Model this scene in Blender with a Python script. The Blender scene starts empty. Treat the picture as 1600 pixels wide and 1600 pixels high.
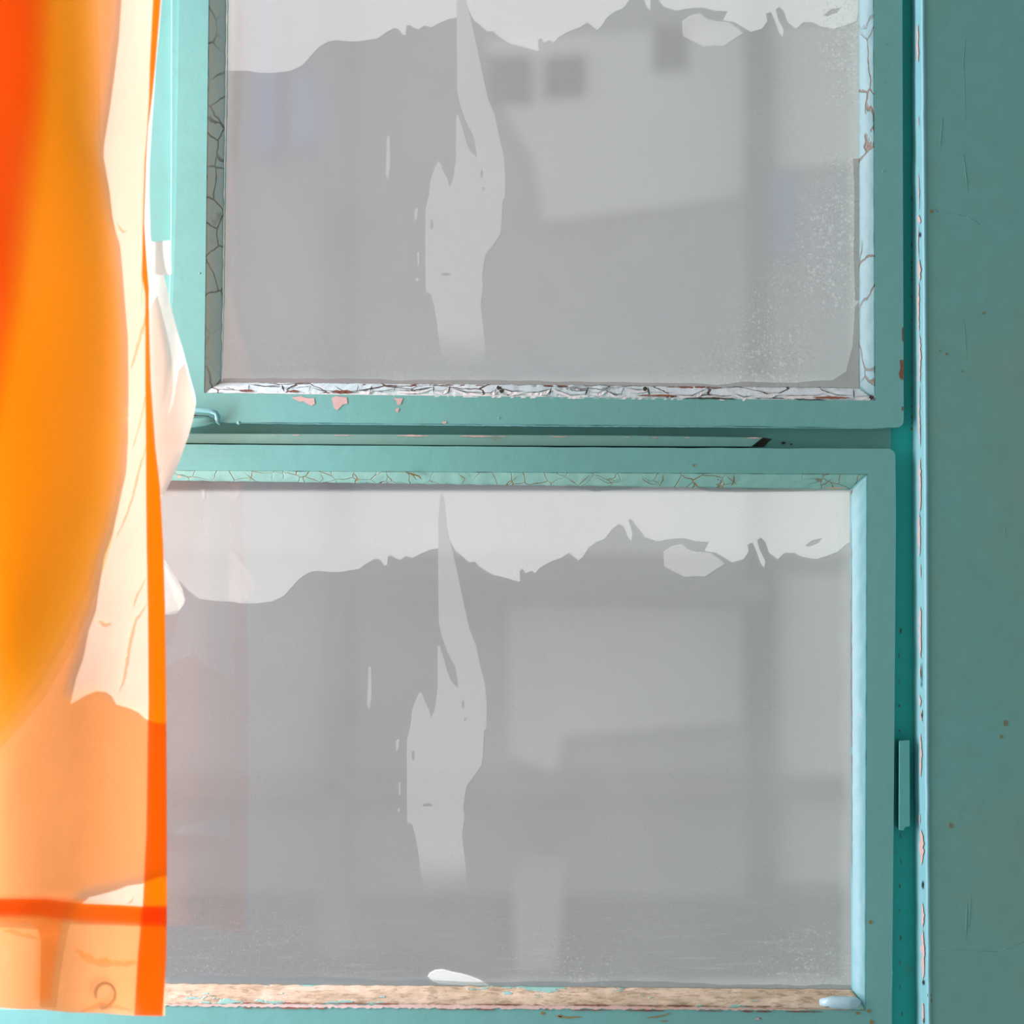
import bpy, bmesh, math, random
from mathutils import Vector, noise
from mathutils.geometry import tessellate_polygon

random.seed(7)
C = bpy.context.scene
COL = C.collection

# ------------------------------------------------------------------ camera, light, exposure
S = 1.0 / 1600.0            # at the window plane 1600 px of the photograph are one metre
ZC = 1.45                   # height of the picture's centre
D = 2.4                     # camera distance from the window plane (y = 0, room towards -y)
CX, CY = 1000, 820          # foot of the lens axis in the picture
CAM = Vector(((CX - 800) * S, -D, ZC + (800 - CY) * S))
cd = bpy.data.cameras.new('camera'); cam = bpy.data.objects.new('camera', cd); COL.objects.link(cam)
cam.location = CAM; cam.rotation_euler = (math.pi / 2, 0, 0)
cd.sensor_width = 36; cd.lens = 36 * D
cd.shift_x = (800 - CX) / 1600; cd.shift_y = (CY - 800) / 1600
cd.dof.use_dof = True; cd.dof.focus_distance = D - 0.02; cd.dof.aperture_fstop = 3.6
C.camera = cam
W = bpy.data.worlds.new('world'); C.world = W; W.use_nodes = True
W.node_tree.nodes['Background'].inputs[0].default_value = (0.90, 0.95, 1.0, 1)
W.node_tree.nodes['Background'].inputs[1].default_value = 0.44
SUN = Vector((0.55, -0.62, -0.56)).normalized()      # comes through the open side of the window, from behind
sl = bpy.data.lights.new('sun', 'SUN'); sun = bpy.data.objects.new('sun', sl); COL.objects.link(sun)
sun.rotation_euler = SUN.to_track_quat('-Z', 'Y').to_euler(); sl.energy = 7.0; sl.angle = math.radians(3.5); sl.color = (1, .97, .92)
sun.location = (-3, 3, 4)
al = bpy.data.lights.new('daylight_from_left', 'AREA'); a = bpy.data.objects.new('daylight_from_left', al); COL.objects.link(a)
a.location = (-1.05, -0.28, ZC + .12); al.shape = 'RECTANGLE'; al.size = 0.4; al.size_y = 1.8
a.rotation_euler = Vector((1.0, 0.2, -0.03)).to_track_quat('-Z', 'Y').to_euler(); al.energy = 46; al.color = (.98, .86, 1.0)
vs = C.view_settings; vs.view_transform = 'Standard'; vs.look = 'None'; vs.gamma = 1; vs.exposure = 0; vs.use_curve_mapping = False
C.cycles.transparent_max_bounces = 32; C.cycles.max_bounces = 10; C.cycles.transmission_bounces = 8; C.cycles.diffuse_bounces = 4
C.cycles.caustics_reflective = False; C.cycles.sample_clamp_indirect = 6

# ------------------------------------------------------------------ helpers
def P(px, py, Y=0.0):
    """world point that lies at depth Y on the line of sight of picture point px, py"""
    w = Vector(((px - 800) * S, 0, ZC + (800 - py) * S))
    return CAM + (w - CAM) * ((Y + D) / D)
def lin(c):
    r = []
    for v in c:
        v /= 255
        r.append(v / 12.92 if v < .04045 else ((v + .055) / 1.055) ** 2.4)
    return (*r, 1)
def lerp(pts, t):
    """piecewise linear interpolation in a list of (t, v)"""
    if t <= pts[0][0]: return pts[0][1]
    for (a0, v0), (a1, v1) in zip(pts, pts[1:]):
        if t <= a1: return v0 + (v1 - v0) * (t - a0) / (a1 - a0)
    return pts[-1][1]
def props(o, label=None, cat=None, kind=None, group=None):
    for k, v in (('label', label), ('category', cat), ('kind', kind), ('group', group)):
        if v: o[k] = v
    return o
def root(name, loc, **k):
    o = bpy.data.objects.new(name, None); COL.objects.link(o); o.location = loc; o.empty_display_size = .05
    return props(o, **k)
def worldloc(o):
    v = Vector((0, 0, 0))
    while o: v = v + Vector(o.location); o = o.parent
    return v
def link(name, verts, faces, mat, parent=None, smooth=False, bevel=0, seg=2, loc=None, solid=0):
    me = bpy.data.meshes.new(name)
    base = worldloc(parent) if parent else Vector(loc or (0, 0, 0))
    own = Vector((0, 0, 0))
    me.from_pydata([Vector(v) - base for v in verts], [], faces); me.update()
    bm = bmesh.new(); bm.from_mesh(me); bmesh.ops.recalc_face_normals(bm, faces=bm.faces); bm.to_mesh(me); bm.free()
    o = bpy.data.objects.new(name, me); COL.objects.link(o)
    if parent: o.parent = parent
    else: o.location = base
    me.materials.append(mat)
    if smooth:
        for p in me.polygons: p.use_smooth = True
    if solid:
        m = o.modifiers.new('thickness', 'SOLIDIFY'); m.thickness = solid; m.offset = 0
    if bevel:
        m = o.modifiers.new('bevel', 'BEVEL'); m.width = bevel; m.segments = seg; m.limit_method = 'ANGLE'; m.angle_limit = math.radians(30)
    return o

class MB:
    def __init__(s): s.v = []; s.f = []
    def add(s, v, f):
        n = len(s.v); s.v += [Vector(x) for x in v]; s.f += [tuple(i + n for i in q) for q in f]
    def prism(s, loop, y0, y1):
        """outline given as picture points on the window plane, pushed from depth y0 to y1 (true prism)"""
        n = len(loop); v = []
        for Y in (y0, y1):
            for p in loop:
                w = P(p[0], p[1], y0); v.append((w.x, Y, w.z))
        f = [tuple(range(n)), tuple(range(2 * n - 1, n - 1, -1))]
        f += [(i, (i + 1) % n, n + (i + 1) % n, n + i) for i in range(n)]
        s.add(v, f)
    def ring(s, outer, inner, y0, y1):
        n = len(outer); v = []
        for loop in (outer, inner):
            for Y in (y0, y1):
                for p in loop:
                    w = P(p[0], p[1], y0); v.append((w.x, Y, w.z))
        f = []
        for i in range(n):
            j = (i + 1) % n
            f += [(i, j, 2 * n + j, 2 * n + i), (n + i, n + j, 3 * n + j, 3 * n + i),
                  (i, j, n + j, n + i), (2 * n + i, 2 * n + j, 3 * n + j, 3 * n + i)]
        s.add(v, f)
    def poly(s, loops, Yf):
        """flat sheet with holes; Yf(px, py) gives the depth"""
        if not callable(Yf): Y0 = Yf; Yf = lambda x, y: Y0
        flat = [p for l in loops for p in l]
        tri = tessellate_polygon([[Vector((p[0], p[1], 0)) for p in l] for l in loops])
        s.add([P(p[0], p[1], Yf(*p[:2])) for p in flat], [tuple(t) for t in tri])
    def box(s, a, b):
        (x0, y0, z0), (x1, y1, z1) = a, b
        v = [(x, y, z) for x in (x0, x1) for y in (y0, y1) for z in (z0, z1)]
        s.add(v, [(0, 1, 3, 2), (4, 5, 7, 6), (0, 1, 5, 4), (2, 3, 7, 6), (0, 2, 6, 4), (1, 3, 7, 5)])
    def tube(s, pts, r, n=8):
        pts = [Vector(p) for p in pts]; v = []; f = []
        for i, p in enumerate(pts):
            t = (pts[min(i + 1, len(pts) - 1)] - pts[max(i - 1, 0)]).normalized()
            u = t.cross(Vector((0.1, 1, 0.05))).normalized(); w = t.cross(u)
            rr = r[i] if isinstance(r, (list, tuple)) else r
            for k in range(n):
                an = 2 * math.pi * k / n
                v.append(p + (u * math.cos(an) + w * math.sin(an)) * rr)
        for i in range(len(pts) - 1):
            for k in range(n):
                f.append((i * n + k, i * n + (k + 1) % n, (i + 1) * n + (k + 1) % n, (i + 1) * n + k))
        f.append(tuple(range(n))); f.append(tuple(range((len(pts) - 1) * n, len(pts) * n)))
        s.add(v, f)
    def out(s, name, mat, parent=None, **k): return link(name, s.v, s.f, mat, parent, **k)

# ------------------------------------------------------------------ materials
class NT:
    def __init__(s, name):
        s.m = bpy.data.materials.new(name); s.m.use_nodes = True; s.t = s.m.node_tree
        s.t.nodes.clear(); s.o = s.t.nodes.new('ShaderNodeOutputMaterial')
        g = s.t.nodes.new('ShaderNodeNewGeometry'); s.pos = g.outputs['Position']
    def n(s, kind, _p=None, **k):
        x = s.t.nodes.new('ShaderNode' + kind)
        for a_, v in (_p or {}).items(): setattr(x, a_, v)
        for a_, v in k.items():
            a_ = a_.replace('_', ' ')
            inp = x.inputs[int(a_[1:])] if a_[0] == 'i' and a_[1:].isdigit() else x.inputs[a_]
            if hasattr(v, 'is_linked'): s.t.links.new(v, inp)
            else: inp.default_value = v
        return x
    def math(s, op, a_, b=0.0, c=None):
        k = dict(i0=a_, i1=b)
        if c is not None: k['i2'] = c
        return s.n('Math', {'operation': op}, **k).outputs[0]
    def map(s, sc=(1, 1, 1), loc=(0, 0, 0), rot=(0, 0, 0)):
        return s.n('Mapping', Vector=s.pos, Scale=sc, Location=loc, Rotation=rot).outputs[0]
    def noise(s, scale, detail=3, vec=None, rough=.5, dist=0.0):
        return s.n('TexNoise', Vector=vec or s.pos, Scale=scale, Detail=detail, Roughness=rough, Distortion=dist).outputs[0]
    def step(s, v, lo, hi):
        return s.n('MapRange', {'interpolation_type': 'SMOOTHSTEP'}, Value=v, From_Min=lo, From_Max=hi).outputs[0]
    def mixc(s, fac, a_, b):
        x = s.t.nodes.new('ShaderNodeMix'); x.data_type = 'RGBA'
        for inp, v in ((x.inputs[0], fac), (x.inputs[6], a_), (x.inputs[7], b)):
            if hasattr(v, 'is_linked'): s.t.links.new(v, inp)
            else: inp.default_value = v
        return x.outputs[2]
    def mixs(s, fac, a_, b): return s.n('MixShader', i0=fac, i1=a_, i2=b).outputs[0]
    def xyz(s): return s.n('SeparateXYZ', i0=s.pos).outputs
    def cracks(s, scale, width, vec=None, warp=.35):
        """thin irregular crack lines: 1 on the line"""
        v = vec or s.pos
        nz = s.n('TexNoise', Vector=v, Scale=scale * 1.6, Detail=4.0).outputs['Color']
        off = s.n('VectorMath', {'operation': 'MULTIPLY_ADD'}, i0=nz, i1=(warp / scale,) * 3, i2=v).outputs[0]
        d = s.n('TexVoronoi', {'feature': 'DISTANCE_TO_EDGE'}, Vector=off, Scale=scale).outputs['Distance']
        return s.math('SUBTRACT', 1.0, s.step(d, width * .3, width))
    def bump(s, h, strength, dist=.001):
        return s.n('Bump', Strength=strength, Distance=dist, Height=h).outputs[0]
    def end(s, sh): s.t.links.new(sh, s.o.inputs[0]); return s.m

TEAL = lin((113, 178, 169))
def paint(name, base, alt=None, rough=.42, bump=.25, grime=0.0, chips=0.0, crack=0.0, crack_col=(120, 95, 70), crack_scale=38, spec=.5,
          chipcol=(205, 170, 150), crack_map=(1, 1, 1), wide=.03):
    t = NT(name)
    big = t.noise(3.0, 4); fine = t.noise(420, 2); mid = t.noise(60, 3)
    col = t.mixc(t.step(big, .35, .65), base, alt or base)
    col = t.mixc(t.math('MULTIPLY', t.step(mid, .3, .8), .18), col, tuple(c * .72 for c in base[:3]) + (1,))
    if grime:
        g = t.step(t.noise(26, 6, rough=.7), .58, .72)
        col = t.mixc(t.math('MULTIPLY', g, grime), col, lin((112, 104, 70)))
    h = t.math('ADD', t.math('MULTIPLY', fine, .25), mid)
    if chips:
        cm = t.step(t.noise(70, 5, rough=.65), .66, .675)
        col = t.mixc(t.math('MULTIPLY', cm, chips), col, lin(chipcol))
    if crack:
        ck = t.cracks(crack_scale, wide, t.map(crack_map))
        vis = t.step(t.noise(14, 3), .38, .55)
        ck = t.math('MULTIPLY', ck, vis)
        col = t.mixc(t.math('MULTIPLY', ck, crack), col, lin(crack_col))
        h = t.math('SUBTRACT', h, t.math('MULTIPLY', ck, 2.0))
    b = t.n('BsdfPrincipled', Base_Color=col, Roughness=rough, Specular_IOR_Level=spec, Normal=t.bump(h, bump))
    return t.end(b.outputs[0])

m_sash = paint('sash_paint', TEAL, lin((108, 170, 162)), grime=.15)
m_wall = paint('wall_paint', lin((118, 158, 140)), lin((104, 162, 154)), rough=.6, bump=.2, grime=.06, spec=.3)
m_gutter = paint('groove_bounce_teal', lin((6, 196, 186)), lin((20, 200, 188)), rough=.5, grime=.45)  # teal oversaturated to carry the light bouncing inside the groove
m_strip = paint('reveal_paint', lin((128, 190, 190)), lin((120, 184, 188)), rough=.4, grime=.1, chips=.25)
m_putty = paint('putty_paint', lin((126, 170, 172)), lin((132, 176, 176)), rough=.45, bump=.5, crack=.9, crack_scale=30, crack_map=(1, 1, .5), wide=.022)
m_putty_grey = paint('putty_grey_paint', lin((186, 216, 210)), lin((176, 208, 204)), rough=.6, bump=.7, crack=.6, crack_scale=34, grime=.45, crack_col=(70, 55, 45), wide=.03)
m_putty_top = paint('putty_top_paint', lin((140, 200, 186)), lin((150, 206, 190)), rough=.5, bump=.6, crack=.9, crack_scale=52, grime=.12, crack_col=(150, 128, 80), chips=.2, chipcol=(220, 200, 150), wide=.03)
m_putty_flaky = paint('putty_flaky_glint', lin((232, 243, 244)), lin((196, 226, 226)), rough=.35, bump=1.0, crack=1.0, crack_scale=42, crack_map=(.5, 1, 1.6), crack_col=(110, 85, 70), chips=.5, chipcol=(196, 150, 120), wide=.03)  # flaking bead; near-white base colour carries the sun's glare on it
m_white_edge = paint('sun_white_flake', lin((236, 236, 232)), rough=.3, bump=.4)  # white of the flakes stands for sun glint on the bead
m_pink = paint('pink_primer', lin((206, 182, 174)), lin((192, 166, 156)), rough=.7)
m_rust = paint('rusty_primer', lin((150, 92, 66)), lin((96, 58, 44)), rough=.8)
m_tan = paint('old_timber_tone', lin((206, 182, 152)), lin((196, 176, 146)), rough=.8, bump=.8)
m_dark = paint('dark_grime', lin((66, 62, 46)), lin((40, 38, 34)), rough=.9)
m_green_edge = paint('green_paint_edge', lin((110, 190, 172)), rough=.4)

def bare_putty():
    t = NT('bare_putty')
    v = t.map((.28, 1, 1.2))
    base = t.mixc(t.step(t.noise(60, 6, v, .7), .35, .65), lin((190, 172, 140)), lin((226, 208, 180)))
    base = t.mixc(t.math('MULTIPLY', t.step(t.noise(210, 5, v, .7), .5, .62), .5), base, lin((128, 110, 78)))
    tm = t.step(t.noise(26, 5, t.map((.35, 1, 1.5), (3, 0, 1)), .6), .57, .585)
    col = t.mixc(tm, base, lin((150, 206, 192)))
    h = t.math('ADD', t.noise(160, 6, v, .7), t.math('MULTIPLY', tm, .5))
    return t.end(t.n('BsdfPrincipled', Base_Color=col, Roughness=.7, Normal=t.bump(h, .8, .0015)).outputs[0])
m_bare = bare_putty()

def glass(name, x0, x1, z0, z1, base, specks, streak):
    """clear sheet glass under a milky coat of dust and dried spots; x0..z1 are the sheet's own edges"""
    t = NT(name); x, y, z = t.xyz()
    dl = t.math('SUBTRACT', x, x0); dr = t.math('SUBTRACT', x1, x); db = t.math('SUBTRACT', z, z0)
    wob = t.math('MULTIPLY', t.math('SUBTRACT', t.noise(22, 4), .5), .012)
    # build-up of dirt along the putty
    e = t.math('MINIMUM', t.math('MINIMUM', dr, dl), db)
    rim = t.math('SUBTRACT', 1.0, t.step(t.math('ADD', e, wob), .001, .014))
    low = t.math('SUBTRACT', 1.0, t.step(db, .0, .12))
    right = t.math('SUBTRACT', 1.0, t.step(dr, .02, .17))
    zone = t.math('ADD', t.math('MULTIPLY', low, specks[0]), t.math('MULTIPLY', right, specks[1]))
    zone = t.math('MULTIPLY', t.math('ADD', zone, .10), t.step(t.noise(9, 4), .25, .7))
    vr = t.n('TexVoronoi', {'feature': 'F1'}, Vector=t.pos, Scale=330.0)
    size = t.n('SeparateColor', i0=vr.outputs['Color']).outputs[0]
    dot = t.math('LESS_THAN', vr.outputs['Distance'], t.math('MULTIPLY', size, t.math('MULTIPLY', zone, .55)))
    vr2 = t.n('TexVoronoi', {'feature': 'F1'}, Vector=t.pos, Scale=110.0)
    s2 = t.n('SeparateColor', i0=vr2.outputs['Color']).outputs[1]
    dot2 = t.math('LESS_THAN', vr2.outputs['Distance'], t.math('MULTIPLY', t.math('POWER', s2, 6.0), .16))
    dots = t.math('MAXIMUM', dot, dot2)
    # wiping streaks near the foot of the sheet
    sv = t.map((.06, 1, 1), rot=(0, .10, 0))
    st = t.math('MULTIPLY', t.step(t.noise(260, 3, sv), .56, .7), t.math('MULTIPLY', low, streak))
    cloud = t.math('MULTIPLY', t.math('SUBTRACT', t.noise(7, 4), .5), .10)
    f = t.math('ADD', t.math('ADD', base, cloud), t.math('MULTIPLY', rim, .13))
    f = t.math('ADD', f, t.math('ADD', t.math('MULTIPLY', dots, .13), t.math('MULTIPLY', st, .05)))
    f = t.math('MINIMUM', f, .95)
    col = (.885, .89, .91, 1)
    dust = t.mixs(.2, t.n('BsdfTranslucent', Color=col).outputs[0], t.n('BsdfDiffuse', Color=col).outputs[0])
    body = t.mixs(f, t.n('BsdfTransparent', Color=(.96, .97, .97, 1)).outputs[0], dust)
    fr = t.n('Fresnel', IOR=1.5).outputs[0]
    sh = t.mixs(t.math('MULTIPLY', fr, 1.6), body, t.n('BsdfGlossy', Color=(1, 1, 1, 1), Roughness=.03).outputs[0])
    return t.end(sh)
def film(name, fac, col, tl=.6, foot=None):
    t = NT(name)
    if foot: fac = t.math('MULTIPLY', fac, t.step(t.math('ADD', t.xyz()[2], t.math('MULTIPLY', t.math('SUBTRACT', t.noise(30, 3), .5), .02)), foot - .002, foot + .045))
    c = t.mixc(t.noise(14, 3), col, tuple(v * .93 for v in col[:3]) + (1,))
    d = t.mixs(tl, t.n('BsdfDiffuse', Color=c).outputs[0], t.n('BsdfTranslucent', Color=c).outputs[0])
    return t.end(t.mixs(fac, t.n('BsdfTransparent', Color=(1, 1, 1, 1)).outputs[0], d))
def cloth(name, trans, wt, refl, see, fw=.2, weave=.12):
    """woven cloth: coloured light comes through, a part of it straight through the gaps"""
    t = NT(name)
    vv = t.noise(900, 2)
    k = t.math('ADD', 1 - weave / 2, t.math('MULTIPLY', vv, weave))
    cc = t.n('VectorMath', {'operation': 'SCALE'}, i0=trans[:3], Scale=k).outputs[0]
    b = t.bump(t.math('ADD', t.noise(38, 3), t.math('MULTIPLY', vv, .1)), .25, .004)
    tl = t.n('BsdfTranslucent', Color=cc, Normal=b).outputs[0]
    df = t.n('BsdfDiffuse', Color=refl, Normal=b).outputs[0]
    body = t.mixs(fw, tl, df)
    return t.end(t.mixs(wt, body, t.n('BsdfTransparent', Color=see).outputs[0]))
m_cloth = cloth('sheer_peach_cloth', (.78, .50, .41, 1), .05, (1, .45, .06, 1), (1, .62, .32, 1), fw=.06)
m_hem = cloth('orange_hem_cloth', (.85, .22, .0, 1), .45, (1, .35, .01, 1), (.86, .27, .001, 1), fw=.1)
m_back = cloth('rear_shade_cloth', (.88, .46, .17, 1), .42, (1, .45, .10, 1), (.88, .58, .32, 1), fw=.1)
m_shade = cloth('orange_shade_cloth', (1, .88, .16, 1), .74, (1, .5, .1, 1), (1, .955, .36, 1), fw=.05)
m_shade2 = cloth('deep_orange_shade_cloth', (.95, .60, .04, 1), .6, (1, .4, .05, 1), (.98, .70, .16, 1), fw=.05)
m_lining = cloth('white_lining_cloth', (1, .93, .90, 1), .10, (1, .86, .80, 1), (1, .9, .86, 1), fw=.1, weave=.05)
m_label = cloth('white_label_cloth', (1, .97, .95, 1), .03, (1, .98, .96, 1), (1, 1, 1, 1), fw=.1, weave=.05)
m_thread = paint('dark_thread', lin((120, 70, 40)), rough=.8)

# ------------------------------------------------------------------ the setting
# wall to the right of the window, standing a little proud, with a narrow painted reveal
WY = -0.012
sR = [(-260, 1443), (0, 1443), (380, 1446), (800, 1449), (1200, 1450), (1600, 1453), (1900, 1455)]   # wall edge
sL = [(-260, 1427), (0, 1428), (380, 1429), (800, 1430), (1200, 1432), (1600, 1435), (1900, 1437)]   # foot of the reveal
mb = MB(); ys = list(range(-260, 1901, 20)); n = len(ys); v = []; f = []
for py in ys:
    e = lerp(sR, py) + .9 * noise.noise(Vector((py * .03, 3, 0)))
    v.append(P(e, py, WY))
    for px in (1500, 1640, 2300): v.append(P(px, py, WY))
for i in range(n - 1):
    for k in range(3): f.append((i * 4 + k, i * 4 + k + 1, (i + 1) * 4 + k + 1, (i + 1) * 4 + k))
nb = len(v)                                                     # give the wall its depth
v += [Vector((q.x, .30, q.z)) for q in v[:nb]]
for i in range(n - 1):
    f.append((i * 4, (i + 1) * 4, nb + (i + 1) * 4, nb + i * 4)); f.append((i * 4 + 3, (i + 1) * 4 + 3, nb + (i + 1) * 4 + 3, nb + i * 4 + 3))
mb.add(v, f)
wall = mb.out('wall_right', m_wall, smooth=False)
props(wall, 'flat grey-green painted wall right of the window', kind='structure')
wdm = MB()                                                      # fine drips, scratches and specks in the wall's paint
for (x0, y0, x1, y1, w) in [(1473, 182, 1468, 235, 1.6), (1505, 240, 1512, 300, 1.5), (1508, 60, 1504, 110, 1), (1511, 1410, 1509, 1465, 1.8), (1517, 1400, 1514, 1450, 1.2),
                            (1455, 326, 1466, 332, 2.4), (1466, 331, 1510, 338, .9), (1510, 338, 1532, 352, 1.2), (1506, 500, 1510, 560, 1), (1506, 100, 1508, 190, .8),
                            (1460, 1482, 1560, 1487, 1), (1560, 1487, 1600, 1472, 1), (1570, 824, 1571, 838, .9)]:
    a0, a1 = P(x0, y0, WY), P(x1, y1, WY)
    wdm.tube([a0 + (a1 - a0) * q for q in (0, .3, .7, 1)], [.0001, w * S * .32, w * S * .32, .0001], 6)
wdm.out('paint_ridge', m_wall, wall, smooth=True)
wsp = MB()
for (x, y, r) in [(1571, 1130, 4), (1564, 1151, 2.6), (1479, 553, 2), (1486, 1290, 3), (1452, 1555, 4), (1454, 1563, 3), (1537, 489, 1.8), (1456, 330, 3), (1469, 548, 1.2), (1504, 580, 1.2)]:
    wsp.poly([[(x + r * random.uniform(.7, 1.1) * math.cos(q * .7), y + r * 1.4 * random.uniform(.7, 1.1) * math.sin(q * .7)) for q in range(9)]], WY - .0003)
wsp.out('paint_speck', paint('olive_speck', lin((120, 118, 78)), rough=.8), wall)

# reveal strip: a bevelled edge turned towards the light on the left
tr = root('trim_1', P(1440, 1700, .02), label='pale teal reveal edge with worn paint between window and wall', kind='structure')
v = []; f = []
for py in ys:
    l = lerp(sL, py) - 5 + 1.3 * noise.noise(Vector((py * .02, 0, 5))); r = lerp(sR, py) + .9 * noise.noise(Vector((py * .03, 3, 0)))
    prof = [(l, .028), (l + 1.5, .012), (l + 4, .006), (l + (r - l) * .45, -.001), (l + (r - l) * .75, -.008), (r - 2, WY - .0012), (r + 1, WY - .0008), (r + 2.5, WY + .0006), (r + 2.5, .03)]
    v += [P(q, py, Y) for q, Y in prof]
k9 = 9
for i in range(n - 1):
    for k in range(k9): f.append((i * k9 + k, i * k9 + (k + 1) % k9, (i + 1) * k9 + (k + 1) % k9, (i + 1) * k9 + k))
link('reveal_edge', v, f, m_strip, tr, smooth=True)
mb = MB(); md = MB()
def ribbon(m, pts, w, Y):
    """irregular elongated flake along picture points"""
    a_ = []; b_ = []
    fine = []
    for (x0, y0), (x1, y1) in zip(pts, pts[1:]):
        k = max(2, int(math.hypot(x1 - x0, y1 - y0) / 5))
        fine += [(x0 + (x1 - x0) * i / k, y0 + (y1 - y0) * i / k) for i in range(k)]
    fine.append(pts[-1]); m_ = len(fine) - 1
    for i, (x, y) in enumerate(fine):
        q = i / max(1, m_); ww = w * (math.sin(math.pi * min(1, max(0, q))) ** .5 + .05) * (.55 + .6 * random.random()) / 2
        x2, y2 = fine[min(i + 1, m_)]; x1_, y1_ = fine[max(i - 1, 0)]
        dx, dy = x2 - x1_, y2 - y1_; L = math.hypot(dx, dy) or 1
        j = random.uniform(-.15, .15) * w
        a_.append((x - dy / L * (ww + j), y + dx / L * (ww + j))); b_.append((x + dy / L * (ww - j), y - dx / L * (ww - j)))
    v_ = []
    for p, q in zip(a_, b_): v_ += [P(p[0], p[1], Y(*p) if callable(Y) else Y), P(q[0], q[1], Y(*q) if callable(Y) else Y)]
    m.add(v_, [(2 * i, 2 * i + 1, 2 * i + 3, 2 * i + 2) for i in range(m_)])
def Ystrip(px, py):
    l = lerp(sL, py) - 5; r = lerp(sR, py); q = (px - l) / (r - l)
    return lerp([(0, .0055), (.2, .004), (.45, -.0022), (.75, -.0095), (1, WY - .002)], q) - .0004
for (y0, y1, w, dx) in [(38, 98, 3.5, 0), (180, 200, 1, 0), (270, 330, 1.5, 0), (336, 350, 5, 1), (352, 404, 1.5, 0), (404, 440, 4, 1), (440, 520, 3, 0), (520, 600, 3.5, 1), (600, 700, 2.5, 1),
                        (715, 800, 4.5, 1), (800, 870, 3.5, 0), (880, 905, 1.5, 1), (947, 1030, 4.5, 1), (1040, 1060, 2, 0), (1085, 1105, 3, -1), (1108, 1128, 4, 2), (1145, 1215, 3, 0),
                        (1270, 1290, 1.5, -2), (1296, 1352, 7, 0), (1410, 1450, 4, 1), (1452, 1530, 5.5, 1), (1566, 1600, 4, 1)]:
    xs = lambda y: lerp(sL, y) + 6 + dx
    ribbon(mb, [(xs(y0), y0), (xs((y0 + y1) / 2) + random.uniform(-1, 1), (y0 + y1) / 2), (xs(y1), y1)], w, Ystrip)
for (y0, y1, w) in [(362, 372, 2), (1035, 1070, 1.4), (1112, 1122, 2), (1375, 1390, 3), (1530, 1540, 3), (1055, 1075, 1.2), (1590, 1600, 2)]:
    xs = lambda y: lerp(sL, y) + 8
    ribbon(md, [(xs(y0), y0), (xs(y1), y1)], w, lambda x, y: Ystrip(x, y) - .0003)
mb.out('bare_primer_line', m_pink, tr); md.out('dark_crack', m_dark, tr)

# fixed window frame behind both sashes: right post, middle rail, left post, sill
fr = root('trim_2', P(800, 1750, .03), label='fixed teal metal window frame holding both sashes', kind='structure')
FY = .022
mb = MB(); mb.prism([(1385, -260), (1440, -260), (1440, 1900), (1385, 1900)], FY, .05); mb.out('right_post', m_gutter, fr)
mb = MB(); mb.prism([(75, 640), (1392, 640), (1392, 720), (75, 720)], FY - .002, .05); mb.out('middle_rail', m_sash, fr)
mb = MB(); mb.prism([(215, -260), (300, -260), (290, 640), (215, 640)], .012, .05)
mb.prism([(268, -260), (284.5, -260), (284, 0), (276, 400), (270, 650), (258, 650), (266, 380)], .004, .012)
mb.out('left_post', m_sash, fr, bevel=.0012)
mb = MB(); mb.prism([(-160, 1640), (1400, 1652), (1400, 1800), (-160, 1800)], .006, .05); mb.out('sill_rail', m_sash, fr)
# flat bar screwed on the middle rail, its right end cut slanting
mb = MB(); mb.prism([(80, 676), (345, 677.5), (700, 679), (1000, 680.5), (1192, 683.5), (1174, 698), (700, 696), (345, 693), (80, 691)], .004, .020)
bar = mb.out('weather_bar', paint('bar_paint', lin((110, 166, 156)), lin((118, 160, 146)), grime=.4, rough=.55), fr, bevel=.0006)
mb = MB()
for (x0, x1, w) in [(618, 672, 2.6), (716, 775, 2.4), (775, 792, 1.2), (860, 890, 1.4), (975, 985, 1.5), (1018, 1030, 1.4), (1068, 1080, 1.5), (1165, 1190, 2), (425, 432, 1.5), (455, 470, 1.5), (520, 548, 1.6)]:
    ribbon(mb, [(x0, lerp([(345, 679), (1190, 684.5)], x0)), (x1, lerp([(345, 679), (1190, 684.5)], x1))], w, .0034)
mb.out('primer_chip', m_pink, bar)
mb = MB()
mb.poly([[(1193, 684), (1206, 686), (1200, 691), (1194, 698), (1176, 698)]], .0185)  # dark patch drawn for the notch at the bar's cut end
for x, y, r in [(1224, 692, 3.5), (1236, 694, 2)]:
    mb.poly([[(x + r * random.uniform(.7, 1.2) * math.cos(q * .63), y + r * .7 * random.uniform(.7, 1.2) * math.sin(q * .63)) for q in range(10)]], .018)
ribbon(mb, [(340, 695), (430, 695.5), (520, 696)], 1.2, .003)
mb.out('grime_and_notch', m_dark, fr)
# flat hinge leaf in the groove at the lower right
hn = MB(); hn.prism([(1405, 1158), (1421.5, 1157), (1422, 1291), (1414, 1293), (1412, 1298), (1404.5, 1297)], -.001, .022)
hg = hn.out('hinge_leaf', paint('hinge_paint', lin((92, 170, 162)), rough=.45), fr, bevel=.0006); hg['label'] = 'thin upright teal hinge leaf in the groove'
mb = MB(); rnd = random.Random(3)
for py in range(10, 700, 9):
    if rnd.random() < .7:
        ribbon(mb, [(1425 + rnd.uniform(-1.5, 1), py), (1425.5 + rnd.uniform(-1.5, 1), py + rnd.uniform(4, 9))], rnd.uniform(1, 3.2), .0205)
for py in range(980, 1600, 40):
    x = 1404 + rnd.uniform(0, 5); ribbon(mb, [(x, py), (x + 1, py + rnd.uniform(4, 14))], rnd.uniform(1, 3), .0205)
mb.out('rust_speck', m_rust, fr)

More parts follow.
